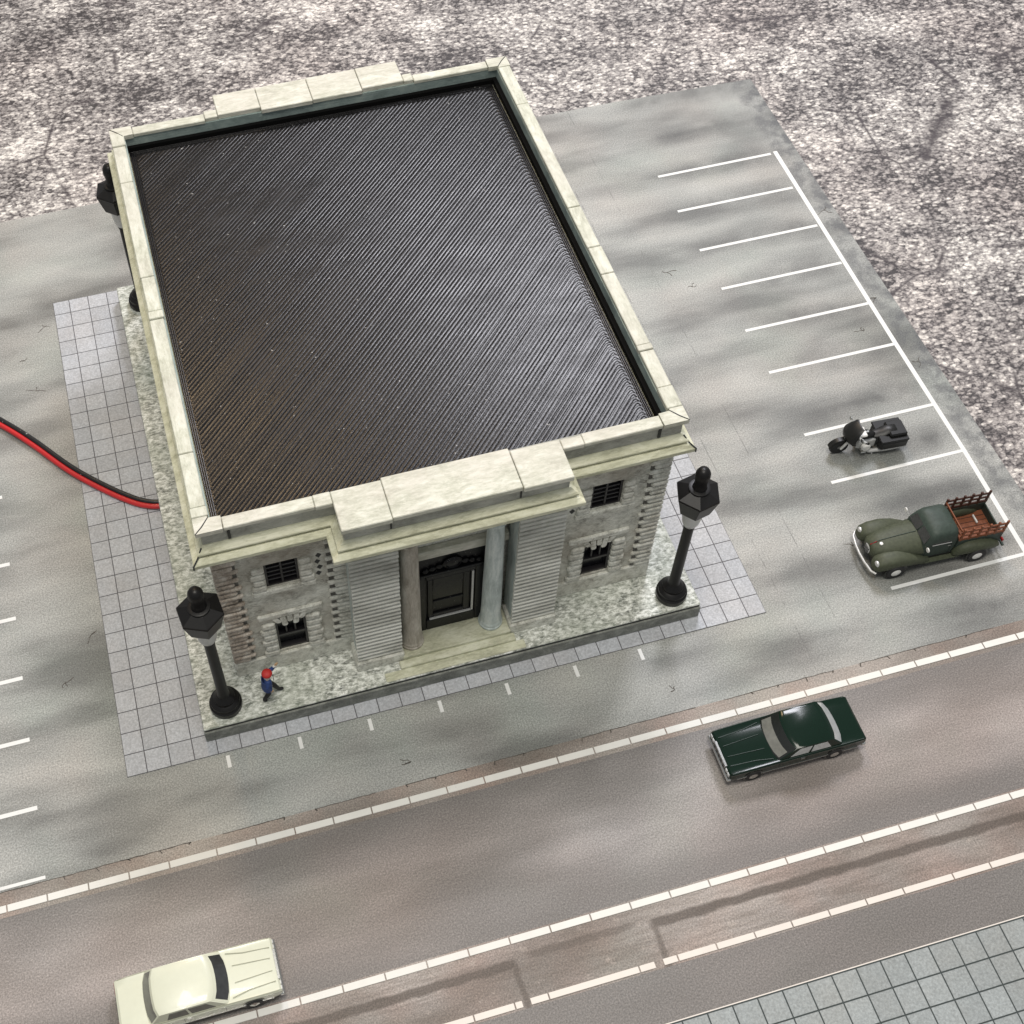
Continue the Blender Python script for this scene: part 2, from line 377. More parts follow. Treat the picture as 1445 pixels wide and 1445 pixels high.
def line(parent, name, x0, x1, y0, y1, mat='white_line', z=.004, h=.006): return B(x0, x1, y0, y1, z-.003, z+h).build(name, mat, parent)
lot_y = [24.5, 21.9, 19.12, 16.5, 13.78, 11.2, 7.58, 4.98, -.34]
for y in lot_y: line(lot, 'stall_line', 30.25, 36.36, y-.075, y+.075)
MB().prism([(36.52, 24.62), (36.32, 11.2), (36.28, 4.9), (36.1, -.4), (36.3, -.4), (36.48, 4.9), (36.53, 11.2), (36.74, 24.62)], .001, .0105).build('border_line', 'white_line', lot)
for y in [13.81, 10.4, 7.8, 5.1, 2.48, -.25]: line(lot, 'stall_line', -12, -3.28, y-.08, y+.08)
line(lot, 'edge_line', -12, -3.27, -2.92, -2.80)
for i in range(7):
    x = 3.66+2.68*i+.04*math.sin(i*3); line(lot, 'tick_mark', x-.06, x+.08, -.62, -.14)
# small cracks printed on the lot and its kerb edge
def crack(parent, pts, wd=.035):
    m = MB()
    for (x0, y0), (x1, y1) in zip(pts, pts[1:]):
        d = Vector((x1-x0, y1-y0)); n = Vector((-d.y, d.x)).normalized()*wd*random.uniform(.3, .6)
        m.prism([(x0-n.x, y0-n.y), (x1-n.x, y1-n.y), (x1+n.x, y1+n.y), (x0+n.x, y0+n.y)], .001, .006)
    m.build('crack', 'crack', parent)
for cx, cy in [(-.54, 22.94), (-1.62, 21.13), (-1.72, 4.45), (-.51, 6.25), (10.07, -2.2), (20.4, -2.1), (28.2, 18.2), (29.0, 17.0), (29.7, 1.9), (35.4, 12.3), (-1.3, 19.2), (36.9, 14), (37.1, 20), (36.9, 10)]:
    for k in range(3):
        a = random.uniform(0, 6.3); l = random.uniform(.1, .34); p = [(cx, cy)]
        for q in range(3): p.append((p[-1][0]+math.cos(a)*l*.5, p[-1][1]+math.sin(a)*l*.4)); a += random.uniform(-.8, .8)
        crack(lot, p, .03)
p = [(-4.9+i*.28, -2.985+.014*random.uniform(-1, 1)) for i in range(150)]
for k in range(0, 148, 4):
    if random.random() < .85: crack(verge, [(x, y-.02) for x, y in p[k:k+5]], .028)
    if random.random() < .7:
        x = p[k][0]; crack(verge, [(x, -3.0), (x+random.uniform(-.1, .1), -3.0-random.uniform(.06, .17))], .045)

def kerb(parent, name, y0, y1, joints, mat):
    for a, b in zip(joints, joints[1:]): B(a+.02, b-.025, y0, y1, -.01, .03, .008).build(name, mat, parent)
j1 = [-11.6, -10.2, -8.8, -7.4, -6.05, -4.66, -3.28, -1.86, -.45, .96, 2.64] + [2.64+1.40*k for k in range(1, 17)] + [26.76, 28.15, 29.58, 30.99, 32.44, 33.87, 35.3, 36.7, 38.1]
kerb(verge, 'kerb_block', -3.73, -3.48, j1, 'kerb_white')
j2 = [21.65-1.44*k for k in range(24, 0, -1)] + [21.65, 23.08, 24.53, 25.97, 27.42, 28.88, 30.3, 31.7, 33.1, 34.5]
kerb(med, 'kerb_block', -9.40, -9.16, j2, 'kerb_white')
j3 = [-4.3, -2.9, -1.5, -.1, 1.3, 2.7, 4.1, 5.5, 6.9, 8.3, 9.7, 11.1, 11.38]
kerb(med, 'kerb_block', -11.43, -11.22, j3, 'kerb_pink')
for js in ([11.62, 12.26, 15.43, 16.0], [16.26, 16.79, 18.18, 19.56, 20.91, 22.28, 23.66, 25.05, 26.92, 28.34, 29.7, 31.1, 32.5, 33.9]):
    kerb(med, 'kerb_block', -11.43, -11.22, js, 'kerb_pink')
B(XL, 60, -13.185, -13.15, -.01, .012).build('kerb_edge', 'kerb_pink', walk)
# pavement slabs (bottom right)
slab = B(-.415, .415, -.415, .415, 0, .022, .008).mesh('slab', 'tile2')
for i in range(20):
    for j in range(9):
        link('slab', slab, walk, (13.5+.045+.879*i-.02+.435, -13.225-.435-.89*j, .003)).scale = (1.008, 1.02, 1)
# tile sheet round the building
PX0, PX1, PY0, PY1, PH = 3.03, 22.46, .57, 23.6, .9
sheet = struct(B(0, 25.07, 0, 24.3, .0, .02).build('plaza', 'joint'), 'printed sheet of square grey paving tiles under the building')
xs = [0] + [.74+.874*k for k in range(0, 28)] + [25.07]; ys = [.87*k for k in range(28)] + [24.3]
cache = {}
for a, b in zip(xs, xs[1:]):
    for c, d in zip(ys, ys[1:]):
        if a > PX0+.02 and b < PX1-.02 and c > PY0+.02 and d < PY1-.02: continue
        g = .017; key = (round(b-a, 3), round(d-c, 3))
        if key[0] < .1: continue
        if key not in cache: cache[key] = B(g, key[0]-g, g, key[1]-g, 0, .012, .004).mesh('tile', 'tile')
        link('tile', cache[key], sheet, (a, c, .018))

# ------------------------------------------------------------------ bank building
CXM = 12.78
bank = thing('bank_building', (12.75, 12.1, 0), 'cream and grey classical bank building with black ribbed roof on a stone plinth', 'building', world=True)
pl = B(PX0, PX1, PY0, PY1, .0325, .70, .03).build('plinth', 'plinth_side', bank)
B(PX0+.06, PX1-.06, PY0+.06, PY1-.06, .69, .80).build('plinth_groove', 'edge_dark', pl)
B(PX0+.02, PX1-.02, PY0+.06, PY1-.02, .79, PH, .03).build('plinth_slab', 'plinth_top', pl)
WX0, WX1, WY0, WY1 = 4.72, 20.84, 2.5, 22.1
# solid core behind the front wall, plain sides
B(WX0, WX1, WY0+.4, WY1, PH-.02, 9.3).build('wall', 'facade', bank)
def mx(x): return 2*CXM-x
def bay(m):
    """front bay; m maps the left bay's x to either side"""
    def bb(mb, x0, x1, *r, b=0): a, c = sorted((m(x0), m(x1))); return mb.box(a, c, *r, b)
    wallm = MB(); X = [WX0, 6.36, 7.52, 9.3]; Z = [PH-.02, 1.95, 3.95, 6.45, 7.88, 9.3]
    holes = {(1, 1), (1, 3)}
    for i in range(3):
        for k in range(5):
            if (i, k) not in holes: bb(wallm, X[i], X[i+1], WY0, WY0+.4-.002, Z[k], Z[k+1])
    wallm.build('wall', 'facade_wall', bank)
    bb(MB(), WX0-.06, 9.2, WY0-.10, WY0+.1, PH-.01, 1.84, b=.04).build('base_course', 'facade', bank)
    # corner and inner quoins, set on a dark washed backing
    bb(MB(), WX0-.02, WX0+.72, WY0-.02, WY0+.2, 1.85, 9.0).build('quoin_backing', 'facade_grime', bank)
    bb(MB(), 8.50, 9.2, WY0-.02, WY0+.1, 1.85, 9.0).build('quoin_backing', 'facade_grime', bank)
    n = 27
    for k in range(n):
        z0 = 1.86+.262*k; lw = .80 if k % 2 else .60
        left = m(0) < m(1)
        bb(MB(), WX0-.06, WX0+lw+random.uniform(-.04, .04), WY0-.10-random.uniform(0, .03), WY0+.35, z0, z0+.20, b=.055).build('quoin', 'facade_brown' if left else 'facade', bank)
        lw = .66 if k % 2 else .42
        bb(MB(), 9.2-.1-lw, 9.25, WY0-.10-random.uniform(0, .03), WY0+.1, z0, z0+.20, b=.055).build('quoin', 'facade', bank)
    # upper window
    w = bb(MB(), 6.36, 7.52, WY0+.22, WY0+.30, 6.45, 7.88).build('window', 'pane', bank)
    fr = MB(); bb(fr, 6.36, 6.44, WY0+.05, WY0+.22, 6.45, 7.88); bb(fr, 7.44, 7.52, WY0+.05, WY0+.22, 6.45, 7.88)
    bb(fr, 6.44, 7.44, WY0+.05, WY0+.22, 7.80, 7.88); bb(fr, 6.44, 7.44, WY0+.05, WY0+.22, 6.45, 6.53); fr.build('frame', 'grille', w)
    bb(MB(), 6.90, 6.98, WY0+.06, WY0+.2, 6.53, 7.80, b=.015).build('glazing_bar', 'grille', w)
    for k in range(4): bb(MB(), 6.44, 7.44, WY0+.08, WY0+.18, 6.74+.25*k, 6.80+.25*k, b=.015).build('glazing_bar', 'grille', w)
    bb(MB(), 5.82, 8.08, WY0-.12, WY0+.06, 6.12, 6.40, b=.05).build('sill', 'facade', w)
    for k in range(4):
        z0 = 6.43+.365*k; a = .08*(k % 2)
        bb(MB(), 5.84+a, 6.345, WY0-.12, WY0+.1, z0, z0+.30, b=.05).build('surround_block', 'facade', w)
        bb(MB(), 7.535, 8.04-a, WY0-.12, WY0+.1, z0, z0+.30, b=.05).build('surround_block', 'facade', w)
        # flat dark diamonds painting the shade in recesses between staggered blocks
        x = 8.17+.06*(k % 2)
        pts = [(m(x-.09), z0+.2), (m(x+.02), z0+.05), (m(x+.12), z0+.22), (m(x+.0), z0+.34)]
        MB().prism(pts, WY0-.012, WY0+.01, 'y').build('recess_shade', 'edge_dark', w)
    # lower window
    w = bb(MB(), 6.36, 7.52, WY0+.26, WY0+.34, 1.95, 3.95).build('window', 'pane', bank)
    fr = MB(); bb(fr, 6.36, 6.46, WY0+.05, WY0+.26, 1.95, 3.95); bb(fr, 7.42, 7.52, WY0+.05, WY0+.26, 1.95, 3.95)
    bb(fr, 6.46, 7.42, WY0+.06, WY0+.26, 2.86, 2.98); bb(fr, 6.46, 7.42, WY0+.06, WY0+.26, 1.95, 2.06); fr.build('frame', 'grille', w)
    for x in (6.76, 7.09): bb(MB(), x-.035, x+.035, WY0+.1, WY0+.24, 2.98, 3.9, b=.012).build('glazing_bar', 'grille', w)
    bb(MB(), 5.80, 8.16, WY0-.10, WY0+.1, 4.42, 4.72, b=.05).build('lintel', 'facade', w)
    for k in range(6):
        z0 = 1.88+.385*k; a = .07*(k % 2)
        bb(MB(), 5.82+a, 6.38, WY0-.13, WY0+.1, z0, z0+.315, b=.06).build('surround_block', 'facade', w)
        bb(MB(), 7.50, 8.10-a, WY0-.13, WY0+.1, z0, z0+.315, b=.06).build('surround_block', 'facade', w)
    # hanging arch stones
    for i, (xc, top, bot, wd) in enumerate([(6.50, 4.40, 4.06, .20), (6.73, 4.40, 3.80, .20), (6.94, 4.40, 4.02, .18), (7.15, 4.40, 3.80, .20), (7.38, 4.40, 4.06, .20)]):
        f = (xc-6.94)*.22
        pts = [(m(xc-wd/2-f*.3), bot+.07), (m(xc-wd*.25-f*.3), bot), (m(xc+wd*.25-f*.3), bot), (m(xc+wd/2-f*.3), bot+.07), (m(xc+wd/2+f), top), (m(xc-wd/2+f), top)]
        MB().prism(pts, WY0-.09, WY0+.12, 'y').build('arch_stone', 'facade', w)
bay(lambda x: x); bay(mx)
for s in (0, 1):   # base course along the sides
    x = WX0-.06 if s == 0 else WX1-.02
    B(x, x+.08, WY0+.11, WY1+.05, PH-.01, 1.84, .03).build('base_course', 'facade', bank)

# portico
PF = 1.52
def pilaster(x0, x1):
    p = B(x0+.05, x1-.05, PF+.06, WY0+.05, PH-.01, 9.0).build('pilaster', 'column_cool_lit', bank)
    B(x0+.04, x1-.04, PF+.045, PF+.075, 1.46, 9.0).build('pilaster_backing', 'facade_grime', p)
    B(x0-.08, x1+.06, PF-.14, WY0-.102, PH-.01, 1.46, .04).build('pilaster_base', 'facade', p)
    for k in range(30):
        z = 1.47+.25*k
        pr = [(PF+.07, z), (PF-.01, z+.02), (PF-.055, z+.07), (PF-.06, z+.12), (PF-.03, z+.17), (PF+.07, z+.19)]
        MB().prism(pr, x0+random.uniform(-.012, .012), x1+random.uniform(-.012, .012), 'x').build('rustication_course', 'pilaster_stone', p)
pilaster(9.08, 10.78); pilaster(15.03, 16.72)
B(10.72, 15.0, 2.62, 2.9, PH-.01, 9.0).build('portico_wall', 'facade', bank)
B(10.70, 15.02, 2.34, 2.62, 6.02, 6.5, .03).build('door_lintel', 'cream', bank)
# entablature over the portico
B(8.98, 16.72, PF-.02, WY0+.1, 8.55, 9.3, .02).build('entablature', 'facade', bank)
B(9.02, 16.68, PF+.05, WY0+.1, 8.35, 8.54, .02).build('architrave', 'facade', bank)
# steps
B(10.78, 14.98, 1.34, 2.62, PH-.01, 1.2, .03).build('landing', 'step_yellow', bank)
B(10.60, 15.1, 1.02, 1.34, PH-.01, 1.06, .03).build('step', 'step_yellow', bank)
B(9.95, 15.4, .66, 1.02, PH-.01, .955, .02).build('step', 'step_yellow', bank)
# columns
for cx, mat in ((11.27, 'column_warm_lit'), (14.36, 'column_cool_lit')):
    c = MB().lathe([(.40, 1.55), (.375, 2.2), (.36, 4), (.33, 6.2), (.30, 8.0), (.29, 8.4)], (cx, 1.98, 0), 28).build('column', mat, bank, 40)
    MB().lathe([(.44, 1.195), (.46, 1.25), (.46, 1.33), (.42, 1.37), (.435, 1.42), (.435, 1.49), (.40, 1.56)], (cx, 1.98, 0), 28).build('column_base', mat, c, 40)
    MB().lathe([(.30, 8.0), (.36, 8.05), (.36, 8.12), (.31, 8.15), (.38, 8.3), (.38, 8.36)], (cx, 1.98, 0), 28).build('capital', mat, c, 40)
# door: black surround, framed leaf, medallion
dr = B(11.66, 14.22, 2.40, 2.62, 1.19, 6.0, .02).build('door', 'door', bank)
for x0, x1, z0, z1 in ((11.66, 11.92, 1.2, 5.0), (13.80, 14.18, 1.2, 5.0), (11.92, 13.80, 4.74, 5.0), (11.92, 13.80, 1.2, 1.86)):
    B(x0, x1, 2.24, 2.41, z0, z1, .03).build('door_frame', 'door', dr)
for x0, x1, z0, z1 in ((12.0, 12.2, 1.95, 4.62), (13.36, 13.6, 1.95, 4.62), (12.2, 13.36, 4.15, 4.62), (12.2, 13.36, 1.95, 2.15), (12.2, 13.36, 2.9, 3.05)):
    B(x0, x1, 2.32, 2.41, z0, z1, .02).build('leaf_rail', 'door', dr)
B(12.22, 13.34, 2.37, 2.41, 3.07, 4.13).build('door_pane', 'pane', dr)
B(13.66, 13.74, 2.25, 2.33, 1.9, 4.66, .01).build('bright_bead', 'silver', dr); B(12.05, 13.66, 2.25, 2.33, 1.87, 1.93, .01).build('bright_bead', 'silver', dr)
MB().lathe([(.36, .06), (.36, 0), (.26, -.06), (.24, -.02), (.05, -.05), (.01, -.05)], (12.93, 2.32, 5.45), 20, ax='y').build('medallion', 'door', dr, 40)
for s in (-1, 1):
    for k in range(3):
        MB().lathe([(.13, .05), (.13, -.04), (.02, -.1)], (12.93+s*(.48+.26*k), 2.36, 5.38-.07*k), 10, ax='y').build('garland', 'door', dr, 40)
B(11.7, 14.15, 2.22, 2.42, 5.02, 5.14, .02).build('door_cornice', 'door', dr)

# cornice and parapet: outline with projecting front and back blocks
def outline(o):
    """plan outline offset outwards by o; front block x 8.95..16.68, y 1.5; back block likewise"""
    return [(4.62-o, 2.48-o), (8.98-o, 2.48-o), (8.98-o, 1.42-o), (16.64+o, 1.42-o), (16.64+o, 2.48-o), (20.96+o, 2.48-o),
            (20.96+o, 22.18+o), (16.64+o, 22.18+o), (16.64+o, 23.1+o), (8.98-o, 23.1+o), (8.98-o, 22.18+o), (4.62-o, 22.18+o)]
def band(prof, name, mat, parent, rough=0):
    rings = [[(x, y, z) for x, y in outline(o)] for o, z in prof]
    m = MB(); m.loft(rings, cap=True); return m.build(name, mat, parent)
band([(.0, 8.98), (.04, 8.99), (.05, 9.12), (.10, 9.14), (.10, 9.22)], 'frieze', 'facade', bank)
cn = band([(.08, 9.221), (.42, 9.27), (.45, 9.30), (.45, 9.45), (.43, 9.47), (.27, 9.56), (.15, 9.57), (.15, 9.68), (.25, 9.69), (.24, 9.74), (.12, 9.84), (.03, 9.94), (-.2, 9.95)], 'cornice', 'cornice_cream', bank)
# dark open seams at the mitred corners of the cornice
for x, y, s in ((4.62, 2.48, -1), (20.96, 2.48, 1)):
    MB().tube([(x+s*.08, y-.08, 9.90), (x+s*.26, y-.26, 9.625), (x+s*.455, y-.455, 9.47), (x+s*.455, y-.455, 9.3)], .028, 6).build('seam', 'edge_dark', cn)
# parapet walls (four sides and two projecting attics)
B(4.62, 5.02, 2.90, 21.89, 9.94, 10.63).build('parapet', 'parapet_inner', bank)
B(20.54, 20.96, 2.90, 21.89, 9.94, 10.63).build('parapet', 'parapet_inner', bank)
B(4.62, 20.96, 2.48, 2.89, 9.94, 10.63).build('parapet', 'parapet_front', bank)
B(4.62, 20.96, 21.9, 22.18, 9.94, 10.63).build('parapet', 'parapet_inner', bank)
B(9.0, 16.62, 1.40, 2.47, 9.94, 10.63, .02).build('attic', 'parapet_front', bank)
B(9.0, 16.62, 22.2, 23.1, 9.94, 10.63, .02).build('attic', 'parapet_front', bank)
for x in (5.45, 20.1):
    B(x, x+.10, 2.44, 2.5, 10.0, 10.45).build('seam', 'edge_dark', bank)
for x in (10.56, 14.93): B(x-.03, x+.03, 1.38, 1.42, 10.0, 10.5).build('seam', 'edge_dark', bank)
# coping stones with slight offsets
def coping(x0, x1, y0, y1, dz=0, b=.025, mat='cream'): return B(x0, x1, y0, y1, 10.62, 10.80+dz, b).build('coping_stone', mat, bank)
ylj = [2.95, 3.36, 5.6, 11.75, 12.14, 13.88, 19.11, 21.26, 22.05]
for a, b in zip(ylj, ylj[1:]):
    j = random.uniform(-.02, .02); big = b-a < 1
    coping(4.48+j-(.03 if big else 0), 4.97+j*.5+(.02 if big else 0), a+.012, b-.012, .03 if big else random.uniform(-.015, .01), mat='cream_side')
yrj = [2.95, 3.89, 5.58, 5.86, 9.42, 10.81, 13.01, 19.25, 22.05]
for a, b in zip(yrj, yrj[1:]):
    j = random.uniform(-.02, .02); big = b-a < 1
    coping(20.56+j*.5-(.02 if big else 0), 21.06+j+(.03 if big else 0), a+.012, b-.012, .03 if big else random.uniform(-.015, .01), mat='cream_side')
def corner(px, py, sx, sy):   # mitred corner stone
    MB().prism([(px, py), (px+sx*.88, py), (px+sx*.90, py+sy*.52), (px+sx*.50, py+sy*.54), (px+sx*.48, py+sy*.62), (px, py+sy*.62)], 10.62, 10.82).build('coping_stone', 'cream', bank)
corner(4.46, 2.32, 1, 1); corner(21.08, 2.32, -1, 1); corner(4.46, 22.35, 1, -1); corner(21.08, 22.35, -1, -1)
for x, y, s in ((4.46, 2.32, 1), (21.08, 2.32, -1), (21.08, 22.35, -1), (4.46, 22.35, 1)):
    yy = 1 if y < 5 else -1
    MB().tube([(x, y, 10.815), (x+s*.25, y+yy*.24, 10.822), (x+s*.5, y+yy*.55, 10.815)], .022, 6).build('seam', 'edge_dark', bank)
coping(5.37, 8.32, 2.34, 2.80); coping(17.42, 20.17, 2.34, 2.80, -.01)
# front attic top stones
coping(8.33, 8.90, 2.30, 2.80, .02); coping(16.66, 17.40, 2.32, 2.72, .02)
coping(8.91, 10.58, 1.17, 2.76, .05); coping(10.60, 14.92, 1.22, 2.86, .03); coping(14.94, 16.64, 1.15, 2.72, .05)
# back
coping(5.37, 8.27, 21.86, 22.3, -.01); coping(17.0, 20.17, 21.88, 22.3, -.01)
coping(8.29, 8.80, 21.95, 22.4, .02); coping(16.58, 16.98, 21.95, 22.4, .02)
coping(8.82, 10.56, 21.98, 23.25, .05); coping(10.58, 12.7, 21.82, 23.27, .03); coping(12.72, 14.79, 21.86, 23.3, .03); coping(14.81, 16.56, 21.96, 23.3, .05)

# roof deck with printed strands
RX0, RX1, RY0, RY1, RZ = 5.05, 20.30, 2.9, 21.68, 10.06
B(20.36, 20.54, 2.89, 21.89, 9.7, 10.22).build('roof_shade_strip', 'roof_gap', bank); B(5.03, 20.35, 21.74, 21.9, 9.7, 10.22).build('roof_shade_strip', 'roof_gap', bank)  # black strips added as painted shade along the right and back parapet foot
gap = B(5.03, 20.53, 2.89, 21.89, 9.6, 9.75).build('roof_gap', 'roof_gap', bank)
rf = B(RX0, RX1, RY0, RY1, 9.8, RZ, .02).build('roof', 'roof', bank)
m = MB(); pitch = .198; hw = .0680; hz = .020; inset = .22
def strand(pts, hw=hw, z=RZ, h=hz):
    rings = []
    for i, p in enumerate(pts):
        d = (pts[min(i+1, len(pts)-1)]-pts[max(i-1, 0)]).normalized(); n = Vector((-d.y, d.x))
        rings.append([(p.x+n.x*a, p.y+n.y*a, z+b) for a, b in ((-hw, -.004), (-hw*.90, h*.80), (-hw*.70, h), (hw*.70, h), (hw*.90, h*.80), (hw, -.004))])
    n = 6; v = [q for r in rings for q in r]; f = []
    for k in range(len(rings)-1):
        for i in range(n-1): f.append((k*n+i, k*n+i+1, (k+1)*n+i+1, (k+1)*n+i))
    f += [tuple(range(n)), tuple(range((len(rings)-1)*n, len(rings)*n))[::-1]]
    m.add(v, f)
x0, x1, y0, y1 = RX0+inset, RX1-inset, RY0+inset, RY1-inset
c = y0-x1+.3
while c < y1-x0-.2:
    a = max(x0, y0-c); b = min(x1, y1-c)
    if b-a > .25:
        hits_right = (x1 <= y1-c+.001)
        end = b-.34 if hits_right else b
        pts = []
        k = max(2, int((end-a)/1.3)+1)
        for i in range(k+1):
            x = a+(end-a)*i/k; pts.append(Vector((x+random.uniform(-.008, .008), x+c+random.uniform(-.008, .008), 0)))
        if hits_right:
            for dx, dy in ((.12, .11), (.22, .16), (.30, .13), (.335, .02)): pts.append(Vector((end+dx, end+c+dy, 0)))
        strand(pts, hw*random.uniform(.9, 1.08), RZ, hz*random.uniform(.8, 1.2))
    c += pitch
for k in range(3):
    q = .03+.068*k
    for p, r in (((RX0+q, RY0+q), (RX1-q, RY0+q)), ((RX1-q, RY0+q), (RX1-q, RY1-q)), ((RX1-q, RY1-q), (RX0+q, RY1-q)), ((RX0+q, RY1-q), (RX0+q, RY0+q))):
        strand([Vector((*p, 0)), Vector((*r, 0))], .03, RZ, .03)
rs = m.build('roof_strands', 'roof', rf, 50); rs['kind'] = 'stuff'

# ------------------------------------------------------------------ lamp posts
def lamp_post(loc, label, rz):
    e = thing('lamp_post', loc, label, 'lamp post', 'black lamp posts on the plinth corners', rz)
    MB().lathe([(.58, 0), (.60, .05), (.60, .26), (.54, .31), (.54, .46), (.47, .52), (.40, .56), (.40, .70), (.30, .82), (.24, .90)], n=28).build('base', 'lamp_black', e, 35)
    MB().lathe([(.24, .88), (.205, 1.0), (.20, 2.5), (.19, 4.75), (.22, 4.78), (.22, 4.86)], n=20).build('pole', 'lamp_black', e, 35)
    MB().lathe([(.20, 4.85), (.25, 4.93), (.31, 5.1), (.35, 5.4), (.37, 5.98)], n=20).build('globe', 'lamp_clear', e, 50)
    MB().lathe([(.50, 5.90), (.58, 5.94), (.60, 6.0), (.80, 6.80), (.82, 6.84), (.80, 6.92), (.40, 7.10), (.34, 7.12)], n=6, rot=R(12)).build('lantern', 'lamp_black', e)
    MB().lathe([(.33, 7.08), (.38, 7.11), (.38, 7.18), (.30, 7.20)], n=18).build('rim', 'lamp_black', e, 35)
    MB().lathe([(.27, 7.18), (.24, 7.26), (.22, 7.5), (.25, 7.72), (.27, 7.85), (.26, 8.02), (.19, 8.18), (.06, 8.24)], n=18).build('finial', 'lamp_black', e, 50)
lamp_post((21.49, 1.35, PH), 'black lamp post on the plinth corner nearest the motorcycle and truck', 0)
lamp_post((4.03, 1.42, PH), 'black lamp post beside the man in the red hat', R(25))
lamp_post((4.08, 22.3, PH), 'black lamp post behind the building beyond the red and black wire', R(8))

# ------------------------------------------------------------------ wire
wire = thing('power_wire', (3.0, 11.5, .03), 'twin red and black wire running from under the building across the lot', 'wire', world=True)
def smooth(pts, n=8):
    out = []; P = [pts[0]]+pts+[pts[-1]]
    for i in range(1, len(P)-2):
        for k in range(n):
            t = k/n; a, b, c, d = (Vector(q) for q in P[i-1:i+3])
            out.append(.5*((2*b)+(-a+c)*t+(2*a-5*b+4*c-d)*t*t+(-a+3*b-3*c+d)*t**3))
    out.append(Vector(pts[-1])); return out
ctr = [(-9.5, 24.2), (-6.0, 21.0), (-3.0, 17.75), (-1.74, 16.25), (-.33, 14.35), (.97, 12.95), (2.04, 12.0), (2.7, 11.62), (3.2, 11.5)]
pb = []; prd = []
for i, (x, y) in enumerate(ctr):
    a = ctr[max(i-1, 0)]; b = ctr[min(i+1, len(ctr)-1)]; d = Vector((b[0]-a[0], b[1]-a[1])).normalized(); n = Vector((-d.y, d.x))
    zb = .155; pb.append((x+n.x*.105, y+n.y*.105, zb)); prd.append((x-n.x*.105, y-n.y*.105, zb))
MB().tube(smooth(pb), .118, 12).build('black_strand', 'wire_black', wire, 60); MB().tube(smooth(prd), .112, 12).build('red_strand', 'wire_red', wire, 60)

# ------------------------------------------------------------------ cars
def ring_plan(xf, xr, hw, z, bf, br, K=7, rr=.14):
    """closed outline: front edge (bowed), near side, rear edge, far side"""
    pts = []
    for i in range(K):
        t = -1+2*i/(K-1); pts.append((xf-bf*(1-t*t)+rr*max(0, abs(t)-.66)*1.2, hw*t, z))
    for i in range(K):
        t = 1-2*i/(K-1); pts.append((xr+br*(1-t*t)-rr*max(0, abs(t)-.66)*1.2, hw*t, z))
    return pts
def panel(q, u0, u1, v0, v1, off, n=6):
    """patch on the bilinear quad surface q(u,v), pushed out by off and given thickness"""
    g = [[Vector(q(u0+(u1-u0)*i/n, v0+(v1-v0)*j/2)) for i in range(n+1)] for j in range(3)]
    nn = (g[0][n//2+1]-g[0][n//2]).cross(g[2][n//2]-g[0][n//2]).normalized()
    c = Vector((0, 0, .8));  ctr = g[1][n//2]
    if nn.dot(ctr-Vector((CARC, 0, .6))) < 0: nn = -nn
    mb = MB(); v = [p+nn*off for r in g for p in r]+[p-nn*.02 for r in g for p in r]; k = (n+1)*3; f = []
    for j in range(2):
        for i in range(n):
            a = j*(n+1)+i; f.append((a, a+1, a+n+2, a+n+1)); f.append((k+a, k+a+n+1, k+a+n+2, k+a+1))
    for i in range(n):
        f.append((i, k+i, k+i+1, i+1)); b = 2*(n+1)+i; f.append((b, b+1, k+b+1, k+b))
    for j in range(2):
        a = j*(n+1); b = a+n; f.append((a, a+n+1, k+a+n+1, k+a)); f.append((b, k+b, k+b+n+1, b+n+1))
    return mb.add(v, f)
CARC = 3.0
def wheel(e, x, y, r, side, hub, wd=.2, name='wheel'):
    w = MB().lathe([(r*.62, -wd/2), (r*.92, -wd/2), (r, -wd*.3), (r, wd*.3), (r*.92, wd/2), (r*.62, wd/2)], (x, y, r), 22, ax='y').build(name, 'tyre', e, 40)
    MB().lathe([(r*.63, 0), (r*.60, side*.012), (r*.40, side*.03), (r*.16, side*.055), (.01, side*.06)], (x, y+side*(wd/2-.02), r), 18, ax='y').build('hub', hub, w, 40)
